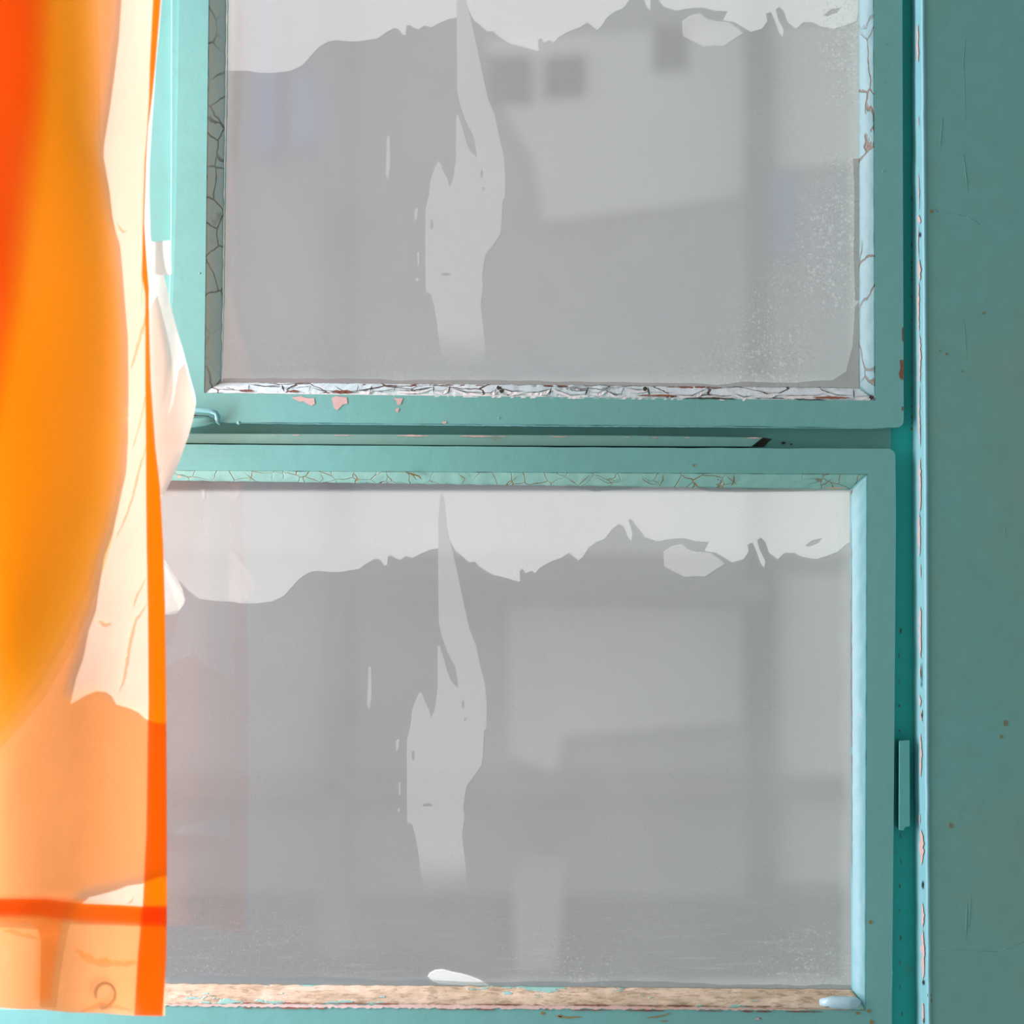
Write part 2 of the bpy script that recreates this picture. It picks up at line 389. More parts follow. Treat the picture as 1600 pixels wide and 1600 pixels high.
# ------------------------------------------------------------------ sashes
def putty(name, A, B, a_, b_, mat, parent, y_out=.0008, y_in=.0125, wob=.6, bulge=.0012, step=7, rag=0.0, seed=0):
    """bead from A..B (outer edge on the sash) to a..b (inner edge on the glass), mitred, uneven"""
    L = math.hypot(B[0] - A[0], B[1] - A[1]); k = max(4, int(L / step)); v = []; f = []
    nx, ny = (a_[0] - A[0]), (a_[1] - A[1]); 
    for i in range(k + 1):
        q = i / k
        o = (A[0] + (B[0] - A[0]) * q, A[1] + (B[1] - A[1]) * q); c = (a_[0] + (b_[0] - a_[0]) * q, a_[1] + (b_[1] - a_[1]) * q)
        edge = min(1, min(q, 1 - q) * k / 3)
        s1 = noise.noise(Vector((q * L * .035, seed, 0))) * wob * edge
        s2 = noise.noise(Vector((q * L * .06, seed, 9))) * wob * edge + rag * edge * abs(noise.noise(Vector((q * L * .11, seed, 4))))
        dx, dy = c[0] - o[0], c[1] - o[1]; Lw = math.hypot(dx, dy) or 1; ux, uy = dx / Lw, dy / Lw
        o = (o[0] + ux * s1, o[1] + uy * s1); c = (c[0] + ux * s2, c[1] + uy * s2)
        row = []
        for h in (0, .12, .35, .6, .85, 1):
            bz = bulge * math.sin(math.pi * h) + .0007 * noise.noise(Vector((q * L * .05, h * 3, seed + 2))) * (1 if 0 < h < 1 else 0) + rag * .00035 * noise.noise(Vector((q * L * .16, h * 6, seed + 5))) * (1 if 0 < h < 1 else 0)
            row.append(P(o[0] + (c[0] - o[0]) * h, o[1] + (c[1] - o[1]) * h, y_out + (y_in - y_out) * h - bz))
        row.append(P(c[0], c[1], y_in + .001)); row.append(P(o[0], o[1], y_in + .004))
        v += row
    m = 8
    for i in range(k):
        for j in range(m): f.append((i * m + j, i * m + (j + 1) % m, (i + 1) * m + (j + 1) % m, (i + 1) * m + j))
    f.append(tuple(range(m))); f.append(tuple(range(k * m, k * m + m)))
    return link(name, v, f, mat, parent, smooth=True)
GY = .0125                                                     # front of the glass
def pane(parent, L, mat):
    """glass sheet, tucked 3 mm under the putty all round"""
    mb = MB(); mb.prism(L, GY, GY + .004); return mb.out('glass_pane', mat, parent)
def arc(cx, cy, r, a0, a1, k=5): return [(cx + r * math.cos(math.radians(a0 + (a1 - a0) * i / k)), cy + r * math.sin(math.radians(a0 + (a1 - a0) * i / k))) for i in range(k + 1)]
def wavy(pts, amp, step=14, seed=0):
    out = []
    for (x0, y0), (x1, y1) in zip(pts, pts[1:]):
        k = max(1, int(math.hypot(x1 - x0, y1 - y0) / step))
        for i in range(k):
            q = i / k; x = x0 + (x1 - x0) * q; y = y0 + (y1 - y0) * q
            out.append((x, y + amp * noise.noise(Vector((x * .02, y * .02, seed)))))
    out.append(pts[-1]); return out

# upper sash
w1 = root('window_1', P(860, 668, .01), label='upper window sash with cracked putty around its pane', kind='structure')
OUT = [(284, -300), (1409, -300), (1410.5, 200), (1412, 645)] + arc(1401, 657, 11, 0, 90) + wavy([(1390, 668), (1370, 669), (1200, 666), (900, 664.5), (600, 662), (345, 659.5)], 1.6) + [(262, 658), (271, 430), (275, 300)]
INN_Q = [(329, -270), (1365, -270), (1368, 626), (319, 614)]
def frame_mesh(name, outer, inner, mat, parent, y0, y1, bevel=.0012):
    """front and back faces with an opening, and the walls between"""
    v = []; f = []
    loops = [outer, inner]
    no, ni = len(outer), len(inner); N = no + ni
    tri = tessellate_polygon([[Vector((p[0], p[1], 0)) for p in l] for l in loops])
    flat = list(outer) + list(inner)
    for Y in (y0, y1):
        for p in flat:
            w = P(p[0], p[1], y0); v.append((w.x, Y, w.z))
    f += [tuple(t) for t in tri] + [tuple(i + N for i in t[::-1]) for t in tri]
    for i in range(no): j = (i + 1) % no; f.append((i, j, N + j, N + i))
    for i in range(ni): i0 = no + i; j0 = no + (i + 1) % ni; f.append((i0, j0, N + j0, N + i0))
    o = link(name, v, f, mat, parent)
    bm = bmesh.new(); bm.from_mesh(o.data); bmesh.ops.dissolve_limit(bm, angle_limit=.02, verts=bm.verts, edges=bm.edges, delimit={'NORMAL'}) if False else None
    bm.to_mesh(o.data); bm.free()
    m = o.modifiers.new('bevel', 'BEVEL'); m.width = bevel; m.segments = 2; m.limit_method = 'ANGLE'; m.angle_limit = math.radians(50)
    return o
s1 = frame_mesh('sash_frame', OUT, INN_Q, m_sash, w1, 0.0, .022)
g1 = [(357, -250), (1341, -250), (1342, 606), (346, 597)]      # where the putty ends on the glass
w_ = lambda x, y: P(x, y, GY)
GU = glass('upper_glass', w_(350, 0).x, w_(1342, 0).x, w_(0, 603).z, w_(0, -250).z, .30, (.5, 1.1), .3)
p1 = pane(w1, [(340, -262), (1352, -262), (1352, 616), (334, 606)], GU)
o = putty('putty_bead', INN_Q[3], INN_Q[0], g1[3], g1[0], m_putty_grey, w1, seed=1, wob=1.5); o['label'] = 'greyish cracked putty bead on the left side'
putty('putty_bead', INN_Q[0], INN_Q[1], g1[0], g1[1], m_putty, w1, seed=2)
putty('putty_bead', INN_Q[1], INN_Q[2], g1[1], g1[2], m_putty, w1, seed=3, wob=1.2)
fl = putty('putty_bead', INN_Q[3], INN_Q[2], g1[3], g1[2], m_putty_flaky, w1, seed=4, wob=1.6, rag=2.6, step=4, bulge=.003); fl['label'] = 'flaking cracked putty bead along the bottom, sun glint painted white'
# lifted flakes and bare spots on that bead; flake white carries the sun glint
ub = lambda x: lerp([(346, 598), (1340, 606)], x)              # glass line
lb = lambda x: lerp([(346, 615), (1366, 627)], x)              # sash line
def Yb(px, py): q = (py - ub(px)) / (lb(px) - ub(px)); return lerp([(-.3, GY), (0, GY), (1, .001), (1.2, -.0006)], q) - .0042 * math.sin(math.pi * min(1, max(0, q))) - .0006
mw = MB(); mr = MB(); mk = MB(); rnd = random.Random(11)
ribbon(mw, [(360, lb(360) - 2), (600, lb(600) - 1), (900, lb(900) - .5), (1360, lb(1360) - 1)], 3.6, Yb)
x = 352
while x < 1345:
    w = rnd.uniform(18, 60); y0 = lerp([(0, ub(x) + 4), (1, lb(x) - 3)], rnd.random()); y1 = lerp([(0, ub(x) + 6), (1, lb(x) - 2)], rnd.random())
    xm = x + w * .5; ym = max(y0, y1) + rnd.uniform(0, 3)
    if 640 < x < 1320 or rnd.random() < .4:
        ribbon(mw, [(x, y0), (xm, ym), (x + w, y1)], rnd.uniform(3, 7), Yb)
    ribbon(mk, [(x, y0 - 3), (xm, ym - 4), (x + w, y1 - 3)], rnd.uniform(.5, 1.4), lambda a_, b_: Yb(a_, b_) - .0003)
    if rnd.random() < .4: ribbon(mk, [(x + w, ub(x) + 1), (x + w + rnd.uniform(-6, 4), lb(x) - 3)], rnd.uniform(.8, 2.4), lambda a_, b_: Yb(a_, b_) - .0004)
    x += w
for x0, x1, w in [(372, 398, 3.5), (448, 470, 4), (515, 553, 6), (555, 575, 1.5), (640, 655, 2), (668, 760, 1.6), (830, 900, 2.2), (994, 1060, 3), (1270, 1330, 3.5), (1040, 1130, 2)]:
    up = w < 3.2 and w != 3
    ribbon(mr, [(x0, (ub(x0) + 1 if up else lb(x0) - 5)), (x1, (ub(x1) + 1 if up else lb(x1) - 5))], w, lambda a_, b_: Yb(a_, b_) - .0005)
ribbon(mk, [(1068, lb(1068) - 1), (1110, lb(1110) - 2), (1152, lb(1152) - 1)], 3, lambda a_, b_: Yb(a_, b_) - .0008)
ribbon(mk, [(1240, lb(1240) - 2), (1290, lb(1290) - 1)], 2.4, lambda a_, b_: Yb(a_, b_) - .0008)
for x, y, r in [(780, 605, 4), (784, 611, 4), (1008, 608, 4), (1362, 621, 4)]:
    mk.poly([[(x + r * rnd.uniform(.6, 1.2) * math.cos(q * .7), y + r * rnd.uniform(.6, 1.2) * math.sin(q * .7)) for q in range(9)]], lambda a_, b_: Yb(a_, b_) - .0004)
mw.out('glint_flake', m_white_edge, fl); mr.out('rust_streak', m_rust, fl); mk.out('crack_gap', m_dark, fl)
# chips on the sash face and edges
mb = MB()
for pg in [[(455, 621), (470, 619), (480, 622), (491, 622), (492, 631), (487, 634), (480, 631), (474, 627), (468, 628), (460, 624)],
           [(518, 622), (524, 619), (542, 621), (543, 631), (536, 632), (527, 641), (522, 638), (520, 630)],
           [(614, 622), (630, 622), (626, 632), (621, 633), (619, 626)], [(618, 639), (624, 637), (622, 645), (618, 643)],
           [(690, 659), (698, 658), (697, 662), (692, 662)]]: mb.poly([pg], -.0004)
mb.out('primer_chip', m_pink, s1)
mb = MB()
for pg in [[(1409.5, 513), (1411.5, 511), (1411.5, 536), (1409.5, 530)], [(1406, 563), (1409, 562), (1409.5, 580), (1409, 594), (1406, 590), (1404.5, 584), (1407, 575)], [(1409.5, 563), (1411.5, 562), (1411.5, 594), (1409.5, 592)], [(1409, 636), (1411.5, 635), (1411.5, 642), (1409, 641)]]: mb.poly([pg], -.0005)
mb.out('rust_chip', m_rust, s1)
mb = MB()
for (x, y, r) in [(1384, 70, 1.6), (1380, 268, 2), (1381, 128, 1.3), (780, 653, 1.8), (312, 427, 2), (373, 570 + 90, 4), (246, 640, 1)]:
    w = P(x, y, 0); 
    for k in range(3): mb.tube([w + Vector((0, .0006 - .0005 * k, 0)), w + Vector((0, .0002 - .0005 * k, 0))], [r * S * (1 - .28 * k), r * S * (.8 - .28 * k)], 8)
mb.out('paint_drop', m_sash, s1, smooth=True)
ly = MB(); ribbon(ly, [(348, 661), (600, 663.4), (900, 666), (1100, 667), (1370, 670)], 1.6, -.0006)
ly.out('edge_highlight', m_strip, s1)  # pale ribbon paints the highlight along the sash's lower edge
lg = MB(); ribbon(lg, [(357.5, -200), (355, 150), (352, 300), (350, 480), (347, 590)], 1.6, GY - .0012); lg.out('green_line', m_green_edge, p1)
# rounded painted casement stay loop at the lower left corner
st = root('casement_stay', P(300, 668, -.004), label='small painted metal latch loop at the lower left corner of the upper sash', cat='latch')
mb = MB(); mb.tube([P(x, y, Y) for x, y, Y in [(180, 640, -.010), (250, 641, -.010), (310, 641, -.010), (328, 642, -.010), (337, 645, -.009), (340, 651, -.007), (339, 657, -.004), (344, 663, -.001)]],
                   [.0022] * 4 + [.0024, .0028, .0028, .0012], 10)
mb.out('upper_rod', m_strip, st, smooth=True)
mb = MB(); mb.tube([P(x, y, Y) for x, y, Y in [(180, 660, -.006), (250, 660, -.006), (300, 660, -.006), (322, 658, -.006), (332, 657, -.005), (337, 661, -.003)]], [.0052, .0052, .0052, .0046, .003, .001], 12)
mb.out('lower_rod', m_sash, st, smooth=True)
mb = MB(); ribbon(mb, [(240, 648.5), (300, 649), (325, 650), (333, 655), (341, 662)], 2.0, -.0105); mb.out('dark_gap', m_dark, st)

# lower sash
w2 = root('window_2', P(700, 1700, .01), label='lower window sash with tan weathered putty under its pane', kind='structure')
OUT2 = [(72, 691), (200, 693)] + wavy([(300, 694.5), (600, 696.5), (900, 699), (1200, 700.5), (1375, 701)], 1.0, seed=4) + arc(1387, 713, 12, -90, 0) + [(1400, 800), (1397, 1200), (1393, 1650), (-160, 1645), (-160, 1578), (72, 1578)]
INN2 = [(112, 734), (1356, 740.5), (1353, 1579), (112, 1571)]
s2 = frame_mesh('sash_frame', OUT2, INN2, m_sash, w2, 0.0, .022)
g2 = [(134, 749), (1328, 765), (1330, 1545), (134, 1535)]
GL = glass('lower_glass', w_(134, 0).x, w_(1330, 0).x, w_(0, 1543).z, w_(0, 755).z, .28, (.8, .12), 1.0)
p2 = pane(w2, [(124, 742), (1338, 752), (1340, 1556), (124, 1546)], GL)
putty('putty_bead', INN2[3], INN2[0], g2[3], g2[0], m_putty, w2, seed=11)
o = putty('putty_bead', INN2[0], INN2[1], g2[0], g2[1], m_putty_top, w2, seed=12, wob=1.4); o['label'] = 'finely cracked putty bead along the top'; top_b = o
putty('putty_bead', INN2[1], INN2[2], g2[1], g2[2], m_strip, w2, seed=13, wob=.8)
bt = putty('putty_bead', INN2[3], INN2[2], g2[3], g2[2], m_bare, w2, seed=14, wob=2.0, bulge=.004, rag=.8); bt['label'] = 'tan bare putty bead along the bottom'
mb = MB()
ribbon(mb, [(132, 1568), (262, 1570), (500, 1572), (800, 1573.5), (1100, 1576), (1280, 1578)], 6, -.0007)
mb.out('primer_edge', paint('pale_pink_edge', lin((232, 208, 198)), lin((205, 165, 140)), rough=.6, bump=.6), bt)
mb = MB(); rnd = random.Random(5)
x = 262
while x < 1300:
    w = rnd.uniform(15, 70); yy = lerp([(262, 1574), (1280, 1581)], x)
    if rnd.random() < .65: ribbon(mb, [(x, yy), (x + w, yy + .5)], rnd.uniform(.8, 2.4), -.0009)
    if rnd.random() < .65: ribbon(mb, [(x, yy - 8), (x + w, yy - 7.5)], rnd.uniform(1, 2.6), -.0014)
    x += w
mb.out('rust_streak', m_rust, bt)
mb = MB(); mb.tube([P(x, y, Y) for x, y, Y in [(1281, 1566, .004), (1300, 1566, .002), (1325, 1567, .001), (1338, 1567, .002), (1345, 1566, .005)]], [.0035, .0062, .0064, .0055, .002], 12)
o = mb.out('putty_lump', m_white_edge, bt, smooth=True); o['label'] = 'pale blue-white putty lump in the corner'; o.data.materials[0] = paint('pale_blue_putty', lin((176, 214, 220)), rough=.3)
mb = MB(); ribbon(mb, [(276, 745), (285, 745.5)], 6, .004); ribbon(mb, [(1285, 763), (1322, 762)], 3, .006)
ribbon(mb, [(1331, 762), (1329, 775)], 4, .010); mb.out('ochre_gap', m_tan, top_b)
mb = MB()
for pts, w in [([(632, 737), (645, 742), (652, 751)], 2.2), ([(634, 738), (655, 744), (659, 749)], 2.6), ([(716, 741), (727, 748), (720, 758)], 1.8), ([(922, 741), (915, 748), (903, 759)], 1.6), ([(1036, 740), (1036, 750), (1030, 760)], 1.8),
               ([(1002, 747), (1015, 756), (1028, 757)], 1.8), ([(1147, 741), (1147, 752), (1142, 761)], 1.8), ([(1088, 746), (1080, 755), (1070, 763)], 1.2), ([(811, 742), (800, 752), (790, 762)], 1.2), ([(500, 738), (505, 748), (498, 755)], 1.3),
               ([(380, 738), (392, 746), (390, 753)], 1.3), ([(930, 745), (950, 755), (975, 752)], 1), ([(1300, 748), (1290, 756), (1280, 760)], 1.2)]:
    ribbon(mb, pts, w, lambda a_, b_: lerp([(738, .0), (762, GY)], b_) - .0034)
mb.out('crack_line', paint('olive_crack', lin((128, 116, 62)), rough=.9), top_b)
rp = MB(); ribbon(rp, [(1330, 820), (1330.5, 900), (1330, 1000), (1331, 1200), (1331, 1380)], 2.2, GY - .0016)
rp.out('primer_edge', m_pink, p2)
mb = MB(); ribbon(mb, [(1393, 1440), (1390, 1480), (1394, 1520), (1390, 1560), (1388, 1600)], 1.6, -.0006)
ribbon(mb, [(1355, 1580), (1362, 1590), (1366, 1592)], 1.2, -.0006); mb.out('paint_ridge', m_strip, s2)
mb = MB()
for (x, y, r) in [(1360, 1441, 3), (1358, 1580, 3), (875, 1588, 3), (848, 1583, 2.5), (1340, 1583, 3), (1362, 1597, 4), (1084, 727, 2)]:
    mb.poly([[(x + r * rnd.uniform(.6, 1.2) * math.cos(q * .7), y + r * rnd.uniform(.6, 1.2) * math.sin(q * .7)) for q in range(9)]], -.0005)
for pts in [[(865, 1587), (885, 1590), (910, 1589)], [(1010, 1591), (1030, 1588), (1050, 1583)], [(1185, 1590), (1190, 1592)], [(1030, 1596), (1045, 1595)]]: ribbon(mb, pts, 2.2, -.0005)
mb.out('ochre_chip', paint('ochre_speck', lin((150, 120, 60)), rough=.8), s2)
mb = MB(); ribbon(mb, [(1180, 1592), (1190, 1591)], 4, -.0005); ribbon(mb, [(1393, 810 + 40), (1390, 845)], 1, -.0005); mb.out('primer_chip', m_pink, s2)

# torn film and whitewash left on the panes; both panes wear the same shapes
CUT = [(281, 909), (297, 925), (312, 936), (334, 939), (359, 940), (375, 943), (400, 943), (425, 940), (444, 931), (456, 917), (469, 903), (484, 894), (497, 892), (516, 894), (531, 894), (562, 889), (572, 881), (587, 873),
       (594, 875), (601, 884), (605, 883), (606, 870), (611, 868), (619, 873), (626, 875), (634, 869), (645, 872), (656, 866), (672, 859), (685, 857), (685, 810), (687, 785), (689, 770), (693, 775), (696, 790), (699, 825), (703, 844),
       (712, 861), (722, 869), (733, 879), (742, 878), (750, 886), (769, 898), (787, 902), (810, 909), (813, 908), (812, 892), (817, 889), (821, 896), (831, 892), (836, 896), (844, 887), (862, 877), (877, 872), (889, 864),
       (904, 876), (911, 870), (919, 857), (930, 848), (945, 842), (956, 827), (967, 819), (975, 823), (982, 840), (987, 846), (988, 832), (982, 812), (987, 812), (994, 821), (1009, 840), (1027, 846), (1050, 842), (1069, 841),
       (1087, 846), (1108, 847), (1101, 861), (1119, 864), (1129, 870), (1144, 879), (1162, 874), (1170, 862), (1168, 851), (1176, 848), (1181, 859), (1189, 881), (1194, 887), (1196, 877), (1187, 859), (1183, 844), (1189, 840),
       (1196, 847), (1202, 864), (1215, 874), (1226, 864), (1241, 864), (1252, 870), (1275, 874), (1294, 868), (1309, 862), (1324, 849)]
HOLE = [(1258, 853), (1269, 844), (1285, 841), (1279, 849), (1264, 855)]
BLOB = [(1037, 862), (1050, 853), (1065, 850), (1076, 859), (1087, 862), (1110, 864), (1125, 874), (1132, 881), (1119, 889), (1102, 901), (1087, 900), (1071, 902), (1050, 892), (1038, 885)]
STR = [(689, 770), (693, 775), (696, 790), (699, 825), (703, 844), (709, 869), (716, 900), (725, 944), (734, 984), (744, 1008), (751, 1042), (758, 1070), (761, 1104), (760, 1138), (756, 1143), (755, 1174), (753, 1194), (740, 1214), (729, 1228),
       (726, 1247), (724, 1264), (726, 1276), (722, 1304), (726, 1337), (729, 1366), (730, 1398), (718, 1404), (700, 1400), (682, 1406), (666, 1398), (658, 1366), (654, 1332), (649, 1304), (644, 1288), (637, 1286), (636, 1253), (636, 1197), (636, 1157), (642, 1132),
       (644, 1110), (650, 1093), (656, 1081), (660, 1084), (664, 1097), (670, 1107), (674, 1122), (680, 1107), (684, 1076), (684, 1011), (687, 1008), (695, 1033), (700, 1052), (706, 1066), (717, 1076), (712, 1043), (700, 1020), (691, 995), (686, 975), (685, 900), (685, 810), (687, 785)]
def ell(x, y, a_, b_, k=10): return [(x + a_ * math.cos(2 * math.pi * i / k), y + b_ * math.sin(2 * math.pi * i / k)) for i in range(k)]
STH = [ell(724, 1101, 2.2, 7), ell(727, 1124, 2.2, 2.6), ell(646, 1180, 2.6, 8), ell(668, 1258, 8, 2.5)]
SLIV = [[(576, 1042), (580, 1042), (581, 1085), (578, 1110), (574, 1102)], [(619, 1157), (624, 1154), (623, 1170), (619, 1174)], [(623, 1223), (626, 1223), (626, 1243), (624, 1244)], ell(623, 1266, 2, 3)]
F_FAC, ST_FAC = .48, .24
m_film = film('torn_film', F_FAC, (.95, .95, .95, 1), .88); m_strand = film('thin_film', ST_FAC, (.95, .95, .95, 1), .88); m_blob = film('thick_film', .30, (.97, .97, .96, 1), .88)
def films(parent, dx, dy, topy, left, right):
    m_strand = film('thin_film', ST_FAC, (.95, .95, .95, 1), .88, foot=P(700, 1402 + dy).z)
    sh = lambda l: [(x + dx, y + dy) for x, y in l]
    mb = MB(); top = [(right, topy[1]), (left, topy[0])]
    cut = sh(CUT)
    if parent is p1: cut = [(350, 111), (375, 111)] + [p for p in cut if p[0] > 385]
    cut = [(min(right, x), y) for x, y in cut]
    outer = [(left, cut[0][1] - (14 if left < 300 else 0))] + cut + [(right, cut[-1][1] - 2)] + top
    mb.poly([outer, sh(HOLE)], GY + .0046); mb.out('torn_film', m_film, parent)
    mb = MB(); mb.poly([sh(STR)] + [sh(h) for h in STH], GY + .0050)
    for s_ in SLIV: mb.poly([sh(s_)], GY + .0050)
    mb.out('film_strand', m_strand, parent)
    mb = MB(); mb.poly([sh(BLOB)], GY + .0050); mb.out('film_patch', m_blob, parent)
films(p2, 0, 0, (747, 766), 132, 1329)
films(p1, 29, -829, (-250, -250), 354, 1341)
m_white = film('white_flake', .95, (.98, .98, .98, 1), .85)
mb = MB(); mb.poly([[(668, 1525), (672, 1519), (680, 1515), (692, 1514), (706, 1518), (722, 1521), (735, 1525), (750, 1531), (765, 1540), (730, 1540), (690, 1538), (676, 1534)]], GY + .0052)
mb.poly([[(314, 752), (318, 752), (320, 765), (321, 780), (318, 776), (315, 764)]], GY + .0052)
o = mb.out('white_flake', m_white, p2); o['label'] = 'white paint flake at the bottom edge of the lower pane'
m_smear = film('putty_smear', .55, lin((176, 192, 190)))
mb = MB()
mb.poly([[(870, 760), (1000, 760), (985, 764), (955, 766), (930, 768), (915, 765), (890, 762)]], GY - .0009); mb.poly([[(1092, 762), (1300, 766), (1240, 768), (1150, 769), (1110, 768), (1095, 765)]], GY - .0009)
mb.poly([wavy([(262, 1526), (400, 1527), (560, 1530), (800, 1533), (1000, 1534), (1200, 1538), (1329, 1539)], 5) + [(1331, 1548), (262, 1539)]], GY - .0009)
mb.out('putty_smear', m_smear, p2)
mb = MB()
mb.poly([wavy([(348, 592), (500, 591), (700, 594), (900, 596), (1120, 600), (1160, 597), (1240, 598), (1300, 594), (1322, 580), (1332, 540), (1336, 480)], 3) + [(1342, 470), (1343, 608), (346, 599)]], GY - .0009)
mb.poly([[(1333, 248), (1342, 248), (1342, 470), (1336, 470), (1334, 400), (1335, 300)]], GY - .0009)
mb.out('putty_smear', film('brown_smear', .5, lin((180, 172, 166))), p1)

# ------------------------------------------------------------------ the curtain
CYD = -0.215                                                   # how far it hangs before the window
def fold(px, py):
    return CYD + .010 * math.sin(px * .021 + 1.2 + .25 * math.sin(py * .004)) * (.6 + py / 4000) + .004 * noise.noise(Vector((px * .012, py * .004, 2)))
def shadow_at(px, py, g):
    """point g metres behind the cloth whose sunlight lands on the cloth at px, py"""
    w = P(px, py, fold(px, py)); return w - SUN * (g / -SUN.y)
cur = root('curtain', P(100, -150, CYD), label='sheer orange curtain with orange side and bottom hems hanging before the window', cat='curtain')
hl = [(-150, 240), (0, 238), (100, 233), (150, 232), (200, 229), (250, 225), (350, 222), (430, 221), (460, 226), (500, 226), (600, 226), (700, 227), (760, 227), (850, 228), (950, 230), (1100, 231), (1150, 230), (1300, 228), (1412, 222), (1500, 214), (1590, 209)]
hr = [(-150, 255), (0, 251), (100, 243), (150, 238), (200, 232), (250, 229), (350, 226), (400, 229), (450, 233), (500, 233), (600, 236), (700, 243), (760, 250), (850, 255), (950, 258), (1100, 260), (1300, 261), (1412, 261), (1500, 260), (1590, 254)]
bot = [(-120, 1572), (0, 1575), (30, 1577), (70, 1578), (110, 1582), (160, 1583), (210, 1587), (254, 1588)]
def gridsheet(xl, xr, y0, y1, nx, ny, at):
    v = []; f = []
    for j in range(ny + 1):
        for i in range(nx + 1):
            q = j / ny; s_ = i / nx
            py = y0 + (y1 - y0) * q
            x = xl(py) + (xr(py) - xl(py)) * s_
            yy = py
            if callable(getattr(at, 'bend', None)): yy = at.bend(x, py)
            v.append(at(x, yy))
    for j in range(ny):
        for i in range(nx): a_ = j * (nx + 1) + i; f.append((a_, a_ + 1, a_ + nx + 2, a_ + nx + 1))
    return v, f
def front(x, y): return P(x, y, fold(x, y))
front.bend = lambda x, y: y if y < 1400 else 1400 + (y - 1400) * (lerp(bot, x) - 1400) / 190
v, f = gridsheet(lambda y: -75, lambda y: lerp(hr, y), -150, 1590, 48, 220, front)
link('panel', v, f, m_cloth, cur, smooth=True)
def behind(g, sun_comp=True):
    fn = (lambda x, y: shadow_at(x, y, g)) if sun_comp else (lambda x, y: P(x, y, fold(x, y) + g))
    fn.bend = front.bend; return fn
v, f = gridsheet(lambda y: lerp(hl, y), lambda y: lerp(hr, y) - .4, -150, 1590, 4, 220, behind(.0012, False))
o = link('side_hem', v, f, m_hem, cur, smooth=True); o['label'] = 'saturated orange hem down the side'
# bottom hem: turned up cloth, its upper seam thick
seam = [(-75, 1401), (0, 1401), (70, 1400), (130, 1407), (222, 1413), (262, 1413)]
seam2 = [(-75, 1431), (0, 1431), (60, 1430), (95, 1436), (130, 1440), (215, 1444), (262, 1445)]
def strip(yt, yb, x0, x1, g, nx=48, ny=10):
    v = []; f = []
    for j in range(ny + 1):
        for i in range(nx + 1):
            x = x0 + (x1 - x0) * i / nx; q = j / ny; yy = yt(x) + (yb(x) - yt(x)) * q; v.append(P(x, yy, fold(x, yy) + g))
    for j in range(ny):
        for i in range(nx): a_ = j * (nx + 1) + i; f.append((a_, a_ + 1, a_ + nx + 2, a_ + nx + 1))
    return v, f
v, f = strip(lambda x: lerp(seam, x), lambda x: lerp(seam2, x), -75, 261, .0022); o = link('hem_seam', v, f, m_hem, cur, smooth=True); o['label'] = 'darker orange seam band above the bottom hem'
m_turn = cloth('hem_turn_cloth', (1, .60, .30, 1), .5, (1, .5, .2, 1), (1, .66, .34, 1), fw=.12)
v, f = strip(lambda x: lerp(seam, x) + 2, lambda x: lerp(bot, x) - 1, -75, 258, .0036); link('bottom_hem', v, f, m_turn, cur, smooth=True)
# added rear cloth, cut to the shade's outline around the sunlit tongue
TONGUE = [(190, -150), (190, 0), (186, 60), (180, 110), (172, 170), (163, 225), (162, 245), (170, 290), (176, 340), (182, 365), (188, 385), (192, 430), (196, 480), (200, 530), (201, 600), (200, 690), (197, 740), (190, 770), (184, 800), (176, 835), (163, 870), (155, 920), (150, 955),
          (139, 985), (130, 1030), (119, 1060), (110, 1100)]
ARCH = [(118, 1096), (135, 1086), (150, 1080), (165, 1081), (174, 1087), (182, 1101), (200, 1106), (216, 1113), (228, 1124), (245, 1130), (267, 1131)]
LOW = [(267, 1370), (250, 1371), (222, 1381), (200, 1384), (182, 1391), (160, 1397), (140, 1402), (120, 1418), (106, 1455), (98, 1500), (92, 1540), (88, 1574), (62, 1574), (64, 1470), (60, 1452), (-75, 1446)]
def sheet_poly(name, loops, g, mat, parent=cur, dens=None, amp=0):
    """flat outline carried onto the folded surface g metres behind the cloth"""
    me_loops = []
    for l in loops:
        out = []
        for (x0, y0), (x1, y1) in zip(l, l[1:] + l[:1]):
            k = max(1, int(math.hypot(x1 - x0, y1 - y0) / 12)); out += [(x0 + (x1 - x0) * i / k, y0 + (y1 - y0) * i / k) for i in range(k)]
        me_loops.append(out)
    bm = bmesh.new()
    flat = [p for l in me_loops for p in l]
    vs_ = [bm.verts.new((p[0], p[1], 0)) for p in flat]
    for t in tessellate_polygon([[Vector((p[0], p[1], 0)) for p in l] for l in me_loops]):
        try: bm.faces.new([vs_[i] for i in t])
        except ValueError: pass
    for ax in (0, 1):                                          # cut into cells so that it can follow the folds
        lo = min(p[ax] for p in flat); hi = max(p[ax] for p in flat); stp = 18 if ax == 0 else 60
        c = lo + stp
        while c < hi:
            no = (1, 0, 0) if ax == 0 else (0, 1, 0); co = (c, 0, 0) if ax == 0 else (0, c, 0)
            bmesh.ops.bisect_plane(bm, geom=bm.verts[:] + bm.edges[:] + bm.faces[:], plane_co=co, plane_no=no); c += stp
    v = [shadow_at(q.co.x, q.co.y, g) for q in bm.verts]; bm.verts.index_update()
    f = [tuple(w.index for w in q.verts) for q in bm.faces]; bm.free()
    return link(name, v, f, mat, parent, smooth=True)
sheet_poly('rear_shade_layer', [[(-75, -150)] + TONGUE + ARCH + LOW], .006, m_back)
